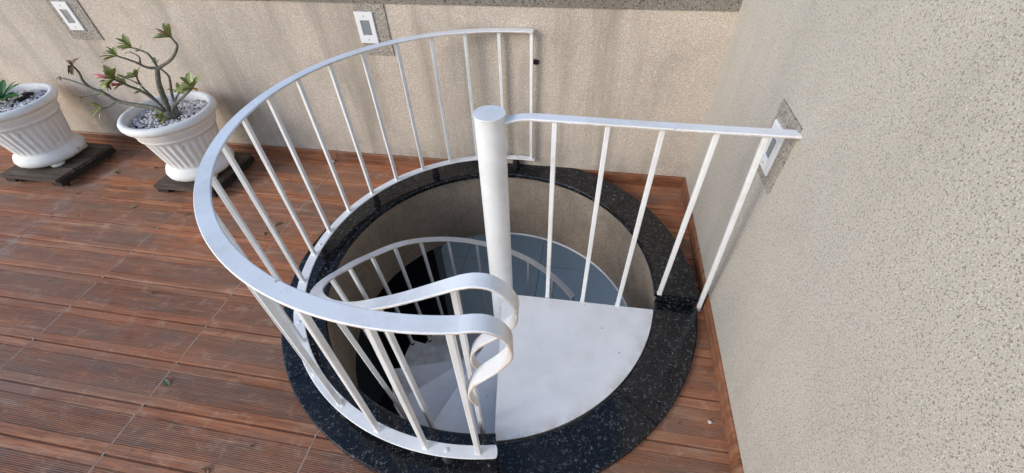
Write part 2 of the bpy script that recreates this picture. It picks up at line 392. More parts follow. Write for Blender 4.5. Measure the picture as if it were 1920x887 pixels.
prof = [(0.0, -0.0075), (0.0035, -0.0075), (0.0055, -0.0006), (0.0065, 0.0), (0.0425, 0.0), (0.0435, -0.003), (0.0455, -0.003), (0.0465, 0.0)]
nr = 15; y = 0.0465; pit = (0.1557 - 0.0465) / nr
for i in range(nr):
    prof += [(y + pit * 0.50, 0.0), (y + pit * 0.60, -0.0022), (y + pit * 0.90, -0.0022), (y + pit, 0.0)]; y += pit
prof += [(0.1567, -0.003), (0.1587, -0.003), (0.1597, 0.0), (0.1957, 0.0), (0.1967, -0.0006), (0.1987, -0.0075), (0.2022, -0.0075)]
RC = 0.90; GAP = 0.0022
def plank(x0, x1, y0, side=0, y1=0.0):
    """lay one deck tile; side -1/+1 keeps the part left/right of the opening"""
    lines = []
    for py, pz in prof:
        yy = y0 + py; d2 = RC * RC - (yy - CY) ** 2; a, b_ = x0, x1
        if yy > y1 + 1e-6: break
        if side and d2 > 0:
            d = math.sqrt(d2)
            if side < 0: b_ = min(b_, CX - d)
            else: a = max(a, CX + d)
        if b_ - a < 0.004:
            if len(lines) > 1: yield lines
            lines = []; continue
        lines.append((yy, pz, a, b_))
    if len(lines) > 1: yield lines
def lines_mesh(lines):
    m = MB(); vs = []; fs = []
    for yy, pz, a, b_ in lines: vs += [(a, yy, pz), (b_, yy, pz)]
    for i in range(len(lines) - 1): fs.append((2*i, 2*i+1, 2*i+3, 2*i+2))
    k = len(vs)
    for yy, pz, a, b_ in lines: vs += [(a, yy, -0.0082), (b_, yy, -0.0082)]
    for i in range(len(lines) - 1):
        fs.append((2*i, 2*i+2, k+2*i+2, k+2*i)); fs.append((2*i+1, k+2*i+1, k+2*i+3, 2*i+3))
    return m.add(vs, fs)
shared = None
for c in range(8):
    x1 = TX - c * TL - GAP; x0 = TX - (c + 1) * TL + GAP
    if c == 0: x1 = -0.003
    for r in range(-7, 12):
        y0 = TY - (r + 1) * TW; ytop = min(y0 + TW, -0.002)
        if y0 > -0.01: continue
        near = math.hypot(max(x0 - CX, 0, CX - x1), max(y0 - CY, 0, CY - y0 - TW)) < RC
        sides = [0]
        if near: sides = [s for s in (-1, 1) if (s < 0 and x0 < CX) or (s > 0 and x1 > CX)]
        for s in sides:
            xa, xb = x0, x1
            if s < 0: xb = min(xb, CX)
            if s > 0: xa = max(xa, CX)
            full = (not near) and ytop == y0 + TW and 0 < c
            if full and shared is not None:
                o = bpy.data.objects.new('floor_plank', shared); col.objects.link(o); o.parent = floor; o.location = (x0, y0, 0); continue
            for L in plank(xa, xb, y0, s, ytop):
                ox, oy = L[0][2], L[0][0]
                m = lines_mesh([(a - oy, b_, c0 - ox, d - ox) for a, b_, c0, d in L])
                o = m.build('floor_plank', M_wood, floor); o.location = (ox, oy, 0)
                if full: shared = o.data
for c in range(1, 8):                                    # pale grout in the cross joints
    x = TX - c * TL; segs = [(-3.68, -0.012)]
    d2 = 0.95 ** 2 - (x - CX) ** 2
    if d2 > 0: d = math.sqrt(d2); segs = [(-3.68, CY - d), (CY + d, -0.012)]
    for a, b_ in segs:
        if b_ - a > 0.02: MB().box((x - GAP - 0.0004, a, -0.0084), (x + GAP + 0.0004, b_, -0.0012)).build('grout_line', M_grout, floor)

# ---------------------------------------------------------------- walls
def lamp_box(x0, x1, z0, z1, d0, d1): return ((x0, d0, z0), (x1, d1, z1))
back = MB().box((-6.51, 0.0, -0.0083), (0.0, 0.15, 1.30)).build('parapet_wall', M_back)
tag(back, 'beige rough plaster parapet wall with dark grey granular band along its top', 'wall')
MB().box((-6.51, -0.006, 1.0705), (-0.004, 0.0, 1.302)).build('stone_band', M_gran, back)
for x0, x1, z0 in ((-4.055, -3.822, 0.817), (-1.998, -1.822, 0.792)):
    MB().box((x0, -0.007, z0), (x1, 0.0, 1.0695)).build('lamp_surround', M_patch, back)
right = MB().box((0.0, -4.2, -0.0083), (0.15, 0.15, 2.7)).build('plaster_wall', M_right)
tag(right, 'tall cream speckled plaster wall closing the terrace beside the landing', 'wall')
MB().box((-0.005, -1.038, 0.765), (0.0, -0.835, 1.035)).build('lamp_surround', M_patch, right)
skp = [(0.0, 0.0), (-0.011, 0.0), (-0.011, 0.030), (-0.0085, 0.033), (-0.0085, 0.036), (-0.011, 0.039), (-0.011, 0.074), (-0.006, 0.083), (0.0, 0.084)]
def skirt_x(x0, x1):
    MB().sweep(None, [[(x, d, z) for d, z in skp] for x in (x0, x1)]).build('skirting_tile', M_skirt, back)
xs = [TX - i * TL for i in range(9)]
dcut = math.sqrt(ROUT ** 2 - CY ** 2)
for i in range(8):
    a, b_ = xs[i+1] + 0.001, xs[i] - 0.001
    if i == 0: b_ = -0.013
    lo, hi = CX - dcut - 0.01, CX + dcut + 0.01
    for s0, s1 in ((a, min(b_, lo)), (max(a, hi), b_)):
        if s1 - s0 > 0.02: skirt_x(s0, s1)
ys = [-0.002] + [-0.204 - 0.2022 * i for i in range(18)]
for i in range(len(ys) - 1):
    MB().sweep(None, [[(d, y, z) for d, z in skp] for y in (ys[i] - 0.0008, ys[i+1] + 0.0008)]).build('skirting_tile', M_skirt, right)

# ---------------------------------------------------------------- stairwell lining and storey below
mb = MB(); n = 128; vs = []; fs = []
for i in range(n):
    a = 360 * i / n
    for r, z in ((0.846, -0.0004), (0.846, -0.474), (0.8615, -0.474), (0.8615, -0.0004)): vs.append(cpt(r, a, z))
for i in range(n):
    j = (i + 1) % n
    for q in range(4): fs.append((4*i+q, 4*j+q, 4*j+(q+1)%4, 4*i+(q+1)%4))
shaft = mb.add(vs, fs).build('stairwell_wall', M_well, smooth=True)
tag(shaft, 'round rough brown plaster lining, darkened for shade, inside the stair opening below the black curb', 'wall')
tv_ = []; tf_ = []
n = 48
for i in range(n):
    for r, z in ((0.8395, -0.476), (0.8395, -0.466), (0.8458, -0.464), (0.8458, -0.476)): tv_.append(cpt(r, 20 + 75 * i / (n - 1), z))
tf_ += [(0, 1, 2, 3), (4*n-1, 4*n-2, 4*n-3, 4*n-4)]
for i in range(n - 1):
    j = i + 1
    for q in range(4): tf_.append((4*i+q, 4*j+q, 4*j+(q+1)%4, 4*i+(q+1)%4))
MB().add(tv_, tf_).build('edge_highlight', M_paint, shaft, True)  # white strip added as the highlight on the lining's lower edge
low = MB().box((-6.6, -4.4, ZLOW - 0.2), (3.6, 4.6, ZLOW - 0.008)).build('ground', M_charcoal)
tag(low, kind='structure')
tm = td = None
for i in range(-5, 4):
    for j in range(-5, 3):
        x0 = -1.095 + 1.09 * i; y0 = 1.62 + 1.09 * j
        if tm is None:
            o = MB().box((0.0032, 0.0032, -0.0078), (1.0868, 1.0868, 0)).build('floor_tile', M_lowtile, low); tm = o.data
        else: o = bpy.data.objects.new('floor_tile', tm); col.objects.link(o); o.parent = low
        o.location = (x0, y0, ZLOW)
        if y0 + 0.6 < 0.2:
            if td is None: td = tm.copy(); td.materials.clear(); td.materials.append(M_shadetile)
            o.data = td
tag(MB().box((-2.75, -4.2, ZLOW - 0.002), (-2.6, 0.15, -0.473)).build('ground_storey_wall', M_charcoal), 'wall of the storey below the terrace, coloured near-black for shade', 'wall')
tag(MB().box((-2.597, 0.0, ZLOW - 0.002), (-1.86, 0.15, -0.473)).build('ground_storey_pier', M_charcoal), 'pier beside the opening of the storey below, coloured near-black for shade', 'wall')
tag(MB().box((0.0, -4.2, ZLOW - 0.002), (0.15, 0.15, -0.473)).build('ground_storey_wall', M_charcoal), 'wall below the terrace beside the foot of the stairs, coloured near-black for shade', 'wall')
tag(MB().box((-2.597, -4.35, ZLOW - 0.002), (-0.003, -4.2, -0.473)).build('ground_storey_wall', M_charcoal), 'wall closing the far end of the storey below, coloured near-black for shade', 'wall')
tag(MB().box((-2.75, 0.153, ZLOW - 0.002), (-2.6, 2.997, 0.9)).build('sky_blocker_wall', M_charcoal), 'near-black side wall added to shade the small yard below the parapet', 'wall')  # added to keep sky light off the left of the yard
tag(MB().box((-2.75, 3.0, ZLOW - 0.002), (2.4, 3.15, -1.35)).build('sky_blocker_wall', M_right), 'cream plaster wall added to block sky light from the yard below the parapet', 'wall')  # added to cut the sky light reaching the yard floor

cn = [(-2.597, 0.153), (0.15, 0.153), (0.13, 0.95), (-1.55, 1.72), (-2.597, 2.2)]
tag(MB().add([(x, y, z) for z in (-0.60, -0.474) for x, y in cn], [(0, 1, 2, 3, 4), (9, 8, 7, 6, 5)] + [(i, 5 + i, 5 + (i + 1) % 5, (i + 1) % 5) for i in range(5)]).build('shade_slab', M_conc), 'unseen slanting concrete slab added to shade the small yard behind the parapet', 'shade blocker')  # unseen slab, shaped to shade the yard floor along a diagonal

# ---------------------------------------------------------------- black granite curb
curb = empty('stairwell_curb', (CX, CY, 0), 'round black granite curb with white flecks framing the stair opening', 'curb')
def arc_stone(a0, a1, z0, z1, ri, ro):
    m = MB(); n = max(6, int((a1 - a0) / 2.2)); g = 0.10; c = 0.004; secs = []
    for i in range(n + 1):
        a = a0 + g + (a1 - a0 - 2 * g) * i / n
        sec = [(ri, z0), (ri, z1 - c * 1.6), (ri + c * 0.5, z1 - c * 0.5), (ri + c * 1.6, z1), (ro - c * 1.6, z1), (ro - c * 0.5, z1 - c * 0.5), (ro, z1 - c * 1.6), (ro, z0)]
        s = []
        for r, z in sec:
            v = cpt(r, a, z); v.y = min(v.y, -0.003); v.x = min(v.x, -0.0125); s.append(v)
        secs.append(s)
    m.sweep(None, secs); return m.build('curb_stone', M_granite, curb)
def ring_block(name, mat, a0, a1, z0, z1, ri, ro):
    secs = []; n = max(1, int((a1 - a0) / 2.2))
    for i in range(n + 1):
        q = []
        for r, z in ((ri, z0), (ri, z1), (ro, z1), (ro, z0)):
            v = cpt(r, a0 + (a1 - a0) * i / n, z); v.y = min(v.y, -0.003); v.x = min(v.x, -0.0125); q.append(v)
        secs.append(q)
    return MB().sweep(None, secs).build(name, mat, curb, True)
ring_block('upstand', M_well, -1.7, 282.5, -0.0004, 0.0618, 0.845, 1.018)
ring_block('facing', M_granite, -1.7, 282.5, -0.0004, 0.0618, 1.0182, 1.029)
ring_block('facing', M_granite, -2.35, -1.75, -0.0004, 0.0618, 0.8445, 1.029)
ring_block('facing', M_granite, 282.55, 283.15, -0.0004, 0.0618, 0.8445, 1.029)
for a0, a1 in ((-2.6, 43), (43, 90.4), (90.4, 134), (134, 178), (178, 226), (226, 283.4)):
    arc_stone(a0, a1, 0.062, ZU, RIN, ROUT)
for a0, a1 in ((283.4, 321), (321, 357.4)):
    arc_stone(a0, a1, -0.0004, ZL, 0.845, 1.046)

# ---------------------------------------------------------------- railing round the opening
rail = empty('guard_railing', (CX, CY, ZU), 'curved white steel railing with square balusters standing round the stair opening', 'railing')
RR = 0.925
def arc(r, a0, a1, z, step=2.0, c=(CX, CY)):
    n = max(2, int(abs(a1 - a0) / step)); return [cpt(r, a0 + (a1 - a0) * i / n, z, c) for i in range(n + 1)]
def radial(p, c=(CX, CY)): return Vector((p.x - c[0], p.y - c[1], 0)).normalized()
ZT = 0.966
pts = arc(RR, 84, 281, ZT); wd = [-radial(p) for p in pts]
endp = pts[-1]; T = Vector((-math.sin(R(281)), math.cos(R(281)), 0)); Wd = wd[-1]
curl = [(0.0, 0.0), (0.035, 0.004), (0.07, -0.004), (0.10, -0.033), (0.118, -0.08), (0.115, -0.13), (0.085, -0.18), (0.045, -0.225), (0.014, -0.268), (0.000, -0.31), (-0.001, -0.355), (0.012, -0.40)]
cpts = spline([endp + T * u + Vector((0, 0, z)) for u, z in curl], 5)
MB().flat(pts + cpts[1:], wd + [Wd] * (len(cpts) - 1), [0.049] * len(pts) + [0.049 - 0.027 * max(0, (i / (len(cpts) - 1) - 0.62) / 0.38) for i in range(1, len(cpts))], 0.009).build('top_rail', M_rail, rail, True)
bp = arc(RR, 83, 283, 0.165); bw = [-radial(p) for p in bp]
mbb = MB().flat(bp, bw, 0.046, 0.007)
e0 = bp[-1]; T2 = Vector((-math.sin(R(283)), math.cos(R(283)), 0)); W2 = radial(e0)
tip = []
for zz in (0.165, 0.158):
    tip.append([e0 + Vector((0, 0, zz - 0.165)) - T2 * 0.001 + T2 * 0.013 * math.sin(math.pi * q / 8) ** 0.5 + W2 * 0.0229 * math.cos(math.pi * q / 8) for q in range(9)])
mbb.sweep(None, tip); mbb.build('bottom_rail', M_rail, rail, True)
for a in (84.6, 95.6, 107, 118.2, 129.7, 141.2, 152.5, 164, 175.3, 186.2, 197.6, 209, 220, 231.5, 243, 255.5, 267.7, 279.6):
    MB().bar(cpt(RR, a, 0.1652), cpt(RR, a, ZT - 0.0092), 0.0185, radial(cpt(RR, a, 0))).build('baluster', M_paint, rail)
stand_prof = [(0.024, 0.0)]
for i in range(4): z = 0.004 + i * 0.0165; stand_prof += [(0.025 - i * 0.002, z), (0.025 - i * 0.002, z + 0.008), (0.0165, z + 0.011), (0.0165, z + 0.0145)]
stand_prof += [(0.013, 0.0675)]
for a in (91, 125, 152, 181.8, 213, 244, 272.5):
    c = cpt(RR, a, ZU + 0.0002)
    st = MB().lathe(stand_prof, c, 20).build('standoff', M_rubber, rail)
    h = cpt(RR, a, 0.1652)
    MB().lathe([(0.009, 0), (0.0085, 0.002), (0.005, 0.0038), (0.0001, 0.0043)], h, 14).build('bolt_head', M_paint, st, True)
b0 = cpt(RR, 84.6, 0.80)
MB().tube([b0 + Vector((0, 0.006, 0)), Vector((b0.x + 0.028, -0.0005, 0.785))], 0.014, 10).build('wall_bracket', M_tar, rail, True)

# ---------------------------------------------------------------- spiral staircase
st = empty('spiral_staircase', (KX, KY, ZLOW), 'white painted steel spiral staircase with landing, winding down around a round post', 'staircase')
K = (KX, KY)
pr = [(0.0001, ZLOW), (0.055, ZLOW), (0.055, 1.026), (0.0565, 1.0262), (0.058, 1.030), (0.0565, 1.0345), (0.0001, 1.036)]
MB().lathe(pr, (KX, KY, 0), 40).build('post', M_paint, st, True)
# landing: sector cut to the round of the curb
LR = 0.838; tp = []
def ray_circle(a, r=LR):
    dx, dy = math.cos(R(a)), math.sin(R(a)); ex, ey = KX - CX, KY - CY
    b_ = dx * ex + dy * ey; c = ex * ex + ey * ey - r * r; t = -b_ + math.sqrt(b_ * b_ - c)
    return (KX + dx * t, KY + dy * t)
outer = [ray_circle(-81.8 + (82.6) * i / 40) for i in range(41)]
inner = [(KX + 0.045 * math.cos(R(a)), KY + 0.045 * math.sin(R(a))) for a in (0.8, -20, -40, -60, -81.8)]
poly = outer + inner; n = len(poly)
def slab(poly, z0, z1):
    n = len(poly); c = (sum(p[0] for p in poly) / n, sum(p[1] for p in poly) / n)
    vs = [(x, y, z1) for x, y in poly] + [(x, y, z0) for x, y in poly] + [(c[0], c[1], z1), (c[0], c[1], z0)]; fs = []
    for i in range(n):
        j = (i + 1) % n; fs += [(i, j, n + j, n + i), (2*n, i, j), (2*n+1, n+j, n+i)]
    return MB().add(vs, fs)
slab(poly, -0.015, 0.0215).build('landing', M_trod, st)
RISE, STEP, TR = 0.2, 26.9, 0.70
def tread_top(a):                                        # a runs downwards (negative) from -81.8
    i = int((-81.8 - a) // STEP) + 1
    return 0.0215 - RISE * i
tmesh = None
for i in range(1, 13):
    a1 = -81.8 - STEP * (i - 1) + 0.8; a0 = -81.8 - STEP * i
    P_ = [(KX + TR * math.cos(R(a0 + (a1 - a0) * q / 8)), KY + TR * math.sin(R(a0 + (a1 - a0) * q / 8))) for q in range(9)]
    P_ += [(KX + 0.05 * math.cos(R(a)), KY + 0.05 * math.sin(R(a))) for a in (a1, (a0 + a1) / 2, a0)]
    z = 0.0215 - RISE * i
    slab(P_, z - 0.032, z).build('tread', M_trod, st)
# handrail that follows the flight
HT = [(-301.6, 0.72, -0.734), (-288.6, 0.72, -0.622), (-275.3, 0.72, -0.515), (-248.5, 0.725, -0.333), (-223.4, 0.73, -0.15), (-206.6, 0.738, -0.03), (-188.2, 0.745, 0.09), (-167.8, 0.752, 0.262), (-152, 0.756, 0.425), (-136.9, 0.757, 0.58),
      (-126, 0.754, 0.67), (-115.1, 0.735, 0.745), (-107.5, 0.705, 0.795), (-95.4, 0.68, 0.875), (-87.5, 0.672, 0.925), (-85, 0.672, 0.937)]
def htab(a):
    for (a0, r0, z0), (a1, r1, z1) in zip(HT, HT[1:]):
        if a0 <= a <= a1 + 1e-9:
            t = (a - a0) / (a1 - a0); return r0 + (r1 - r0) * t, z0 + (z1 - z0) * t
    return HT[0][1:] if a < HT[0][0] else HT[-1][1:]
tab = [htab(-301.6 + (301.6 - 85) * i / 160) for i in range(161)]
for _ in range(6): tab = [tab[0]] + [tuple((tab[i-1][k] + 2 * tab[i][k] + tab[i+1][k]) / 4 for k in (0, 1)) for i in range(1, 160)] + [tab[-1]]
pts = [cpt(r, -301.6 + (301.6 - 85) * i / 160, z, K) for i, (r, z) in enumerate(tab)]
wd = [-radial(p, K) for p in pts]
endp = pts[-1]; T = Vector((-math.sin(R(-85)), math.cos(R(-85)), 0)); Wd = wd[-1]
curl = [(0.0, 0.0), (0.04, 0.010), (0.085, 0.002), (0.125, -0.038), (0.146, -0.09), (0.142, -0.15), (0.105, -0.205), (0.055, -0.255), (0.016, -0.31), (0.003, -0.36), (0.006, -0.405), (0.022, -0.44)]
cpts = spline([endp + T * u + Vector((0, 0, z)) for u, z in curl], 5)
MB().flat(pts + cpts[1:], wd + [Wd] * (len(cpts) - 1), [0.049] * len(pts) + [0.049 - 0.027 * max(0, (i / (len(cpts) - 1) - 0.62) / 0.38) for i in range(1, len(cpts))], 0.009).build('handrail', M_rail, st, True)
for a in (-86.5, -106.5, -123.5, -141.5, -158.9, -172.7, -187.1, -200.5, -214.4, -228.7, -243.8, -258, -272.5, -287.5, -300.8):
    zb = tread_top(a); r, z = htab(a); rb = min(r, 0.682); ax = radial(cpt(1, a, 0, K), K)
    lo, hi = cpt(rb, a, zb, K), cpt(r, a, z - 0.0085, K); q = lo + (hi - lo).normalized() * 0.02
    bo = MB().bar(q, hi, 0.018, ax).build('baluster', M_paint, st)
    MB().bar(lo - Vector((0, 0, 0.001)), q + Vector((0, 0, 0.0002)), 0.022, ax).build('shoe', M_rubber, bo)
# guard across the landing, from the post to the wall
gp = spline([(KX + 0.045, KY + 0.006, 1.008), (-0.93, -1.036, 1.012), (-0.88, -1.026, 1.016), (-0.80, -1.028, 1.018), (-0.55, -1.034, 1.018), (-0.25, -1.037, 1.018), (-0.0006, -1.037, 1.018)], 8)
gr = MB().flat(gp, [(0, 1, 0)] * len(gp), 0.046, 0.010).build('landing_guard', M_rail, st, True)
for tx, ty, bx_, by_, bz in ((-0.782, -1.033, -0.778, -1.036, 0.0213), (-0.60, -1.036, -0.601, -1.039, 0.0213), (-0.419, -1.037, -0.428, -1.039, 0.0213), (-0.246, -1.038, -0.236, -0.992, ZU), (-0.095, -1.038, -0.0325, -0.992, 0.0002)):
    MB().bar((bx_, by_, bz), (tx, ty, 1.0085), 0.0185).build('baluster', M_paint, gr)

# ---------------------------------------------------------------- wall lamps
def wall_lamp(c, nrm, label):
    """c: centre of the plate on the wall face"""
    o = empty('wall_lamp', c, label, 'lamp', None); c = Vector(c); n = Vector(nrm); u = Vector((0, 0, 1)).cross(n) * -1
    u = Vector((-n.y, n.x, 0)); W_, H_ = 0.11, 0.168; w2, h2 = 0.056, 0.084
    def P(a, b_, d): return c + u * a + Vector((0, 0, b_)) + n * d
    def ring(a, b_, d): return [P(-a, -b_, d), P(a, -b_, d), P(a, b_, d), P(-a, b_, d)]
    secs = [ring(W_/2, H_/2, 0.0), ring(W_/2, H_/2, 0.006), ring(W_/2 - 0.003, H_/2 - 0.003, 0.009), ring(w2/2, h2/2, 0.009), ring(w2/2 - 0.003, h2/2 - 0.003, 0.003), ring(w2/2 - 0.003, h2/2 - 0.003, 0.0)]
    vs = [v for s in secs for v in s]; fs = [(4*i+q, 4*i+(q+1)%4, 4*i+4+(q+1)%4, 4*i+4+q) for i in range(5) for q in range(4)]
    MB().add(vs, fs).build('plate', M_plastic, o)
    a, b_ = w2/2 - 0.0032, h2/2 - 0.0032
    MB().sweep(None, [ring(a, b_, 0.0005), ring(a, b_, 0.003), ring(a - 0.006, b_ - 0.006, 0.0042)]).build('lens', M_lens, o)
    for s in (-1, 1):
        cc = P(0, s * 0.063, 0.0088); k = 10
        MB().sweep(None, [[cc + (u * math.cos(2*math.pi*q/k) + Vector((0, 0, 1)) * math.sin(2*math.pi*q/k)) * r + n * d for q in range(k)] for r, d in ((0.0042, 0), (0.0036, 0.0012))]).build('screw', M_screw, o)
wall_lamp((-3.957, -0.0072, 0.958), (0, -1, 0), 'white plate lamp set in the dark patch above the flower pots')
wall_lamp((-1.949, -0.0072, 0.944), (0, -1, 0), 'white plate lamp on the parapet behind the curved railing')
wall_lamp((-0.0052, -0.918, 0.888), (-1, 0, 0), 'white plate lamp on the cream wall under the end of the landing guard')

# ---------------------------------------------------------------- pots
POTZ = 0.088
outer_prof = [(0.0001, 0.022), (0.17, 0.022), (0.205, 0.026), (0.222, 0.040), (0.226, 0.060), (0.216, 0.082), (0.196, 0.098), (0.184, 0.108)]
nb = 14; body = [(0.184 + (0.232 - 0.184) * (i / nb), 0.112 + 0.205 * i / nb) for i in range(nb + 1)]
outer_prof += body + [(0.240, 0.322), (0.244, 0.330), (0.241, 0.338), (0.244, 0.345), (0.256, 0.372), (0.259, 0.384), (0.2585, 0.391), (0.270, 0.394), (0.284, 0.402), (0.291, 0.416), (0.2905, 0.432), (0.281, 0.444), (0.266, 0.448), (0.253, 0.445), (0.246, 0.436), (0.243, 0.415), (0.240, 0.37), (0.236, 0.33), (0.0001, 0.33)]
def flute(a, z):
    z0 = 0.130; z1 = 0.300
    if z < 0.112 or z > 0.318: return 1.0
    k = min(1, max(0, (z - 0.114) / 0.03)) * min(1, max(0, (0.316 - z) / 0.03))
    return 1.0 - 0.040 * k * (0.5 + 0.5 * math.cos(a * 30)) ** 1.6
POTG = 'white fluted flower pots by the parapet'
def pot(c, label):
    o = empty('flower_pot', c, label, 'flower pot', POTG)
    MB().lathe([(r * 0.93, z) for r, z in outer_prof], c, 240, flute).build('body', M_pot, o, True, angle=50)
    for q in range(4):
        a = R(45 + 90 * q + 8); f = Vector(c) + Vector((0.153 * math.cos(a), 0.153 * math.sin(a), 0))
        MB().lathe([(0.034, 0.0), (0.041, 0.006), (0.042, 0.018), (0.036, 0.03), (0.0001, 0.034)], f, 18).build('foot', M_pot, o, True)
    return o
def stand(c, rz, label, x0, x1, y0, y1):
    o = empty('pot_stand', c, label, 'plant stand', 'plank stands under the pots'); c = Vector(c)
    n = 3; w_ = (y1 - y0) / n
    for i in range(n):
        m = MB(); a = y0 + w_ * i + 0.004; b_ = y0 + w_ * (i + 1) - 0.004
        e0, e1 = x0 + random.uniform(-.012, .012), x1 + random.uniform(-.006, .006)
        k = 7; secs = []
        for q in range(k):                               # ragged plank ends
            yy = a + (b_ - a) * q / (k - 1); j0, j1 = random.uniform(-.006, .006), random.uniform(-.004, .004)
            secs.append([c + Vector(v) for v in ((e0 + j0, yy, 0.066), (e1 + j1, yy, 0.066), (e1 + j1, yy, 0.087), (e0 + j0 * .4, yy, 0.087))])
        m.sweep(None, secs).build('plank', M_oldwood, o)
    for s, xx in ((-1, x0 + 0.05), (1, x1 - 0.035)):
        MB().box(c + Vector((xx - 0.04, y0 + 0.01, 0.030)), c + Vector((xx + 0.045, y1 - 0.01, 0.0658))).build('runner', M_tar, o)
        for yy in (y0 + 0.06, y1 - 0.06):
            cc = c + Vector((xx, yy, 0.0165)); k = 16
            MB().sweep(None, [[cc + Vector((math.cos(2*math.pi*q/k) * 0.0163, dy, math.sin(2*math.pi*q/k) * 0.0163)) for q in range(k)] for dy in (-0.011, 0.011)]).build('castor', M_rubber, o)
    return o
P2 = (-3.262, -0.335, POTZ); P1 = (-4.50, -0.345, POTZ)
stand((-4.53, -0.345, 0), 0, 'weathered plank stand under the pot with the dark green rosette', -0.17, 0.31, -0.265, 0.20)
stand((-3.29, -0.335, 0), 0, 'weathered plank stand under the pot with the branching desert rose', -0.20, 0.24, -0.235, 0.22)
pot(P1, 'white fluted cement pot holding a small dark green rosette')
pot(P2, 'white fluted cement pot holding a branching desert rose')

# gravel
def ico():
    bm = bmesh.new(); bmesh.ops.create_icosphere(bm, subdivisions=1, radius=1)
    v = [x.co.copy() for x in bm.verts]; f = [tuple(q.index for q in x.verts) for x in bm.faces]; bm.free(); return v, f
IV, IF = ico()
def gravel(c, label, holes, lvl):
    m = MB(); c = Vector(c)
    k = 40; m2 = [(c + Vector((0.226 * math.cos(2*math.pi*q/k), 0.226 * math.sin(2*math.pi*q/k), lvl))) for q in range(k)]
    soil = MB().add(m2 + [c + Vector((0, 0, lvl + 0.008))], [(q, (q+1) % k, k) for q in range(k)]).build('soil', M_soil, origin=c)
    tag(soil, 'dark soil under the pebbles' + (' of the desert rose pot' if c.x > -4 else ' of the rosette pot'), 'soil', kind='stuff')
    for i in range(620):
        r = 0.219 * math.sqrt(random.random()); a = random.random() * 6.283
        x, y = r * math.cos(a), r * math.sin(a)
        if any(math.hypot(x - hx, y - hy) < hr for hx, hy, hr in holes): continue
        s = random.uniform(0.006, 0.0125); sc = Vector((s * random.uniform(.8, 1.5), s * random.uniform(.8, 1.3), s * random.uniform(.6, .95)))
        q = Matrix.Rotation(random.random() * 6.28, 3, 'Z') @ Matrix.Rotation(random.uniform(-.5, .5), 3, 'X')
        o = c + Vector((x, y, lvl + 0.009 + random.uniform(-.002, .007)))
        m.add([o + q @ Vector((v.x * sc.x, v.y * sc.y, v.z * sc.z)) for v in IV], IF)
    g = m.build('gravel', M_peb, origin=c, smooth=True, angle=180)
    tag(g, label, 'gravel', kind='stuff')
gravel(P2, 'white pebbles filling the pot around the desert rose stems', [(0.04, 0.0, 0.035)], 0.388)
gravel(P1, 'white pebbles filling the pot around the rosette', [(0.0, 0.14, 0.03), (0.03, 0.075, 0.03)], 0.395)

# ---------------------------------------------------------------- plants
def leaf_mesh(name, L, Wd_, fold=0.25, curl=0.25, blunt=True):
    m = MB(); n = 7; vs = []; fs = []
    for i in range(n + 1):
        t = i / n
        wv = Wd_ / 2 * ((math.sin(math.pi * min(1, t ** 1.5 * 0.93 + 0.03))) if blunt else math.sin(math.pi * t) ** 0.8) + 0.0008
        zz = -curl * L * t * t
        for s in (-1, -0.5, 0, 0.5, 1): vs.append((L * t, wv * s, zz + fold * wv * abs(s)))
    for i in range(n):
        for q in range(4): fs.append((5*i+q, 5*i+5+q, 5*i+6+q, 5*i+1+q))
    k = len(vs); vs += [(x, y, z - 0.0008) for x, y, z in vs]
    fs += [tuple(k + i for i in f[::-1]) for f in fs]
    return vs, fs
LEAF = leaf_mesh('leaf', 0.070, 0.028); LEAF2 = leaf_mesh('leaf', 0.085, 0.030, 0.2, 0.3); BUD = None
def mesh_of(name, vf, mat):
    me = bpy.data.meshes.new(name); me.from_pydata([tuple(v) for v in vf[0]], [], vf[1]); me.materials.append(mat)
    for p in me.polygons: p.use_smooth = True
    return me
ME_leaf = mesh_of('leaf', LEAF, M_leaf); ME_dleaf = mesh_of('leaf', LEAF2, M_dleaf); ME_yel = mesh_of('leaf', LEAF, M_yel); ME_dry = mesh_of('leaf', leaf_mesh('l', 0.05, 0.022, 0.7, 0.7), M_dry)
def put(name, me, parent, p, d, roll=0.0, s=1.0):
    o = bpy.data.objects.new(name, me); col.objects.link(o); o.parent = parent
    q = Vector(d).normalized().to_track_quat('X', 'Z').to_matrix() @ Matrix.Rotation(roll, 3, 'X')
    m4 = q.to_4x4(); m4.translation = Vector(p) - ROOT[parent.name]; o.matrix_local = m4 @ Matrix.Scale(s, 4); return o
def rosette(parent, p, axis, n, me, spread=0.8, s=1.0, name='leaf', sj=0.2):
    ax = Vector(axis).normalized(); X = ax.orthogonal().normalized(); Y = ax.cross(X); a0 = random.random() * 6.28
    for i in range(n):
        a = a0 + i * 2.4; sp = spread * random.uniform(0.55, 1.15)
        d = ax * math.cos(sp) + (X * math.cos(a) + Y * math.sin(a)) * math.sin(sp)
        put(name, me, parent, Vector(p) - ax * 0.008 * random.random(), d, random.uniform(-.5, .5), s * random.uniform(1 - sj, 1 + sj))
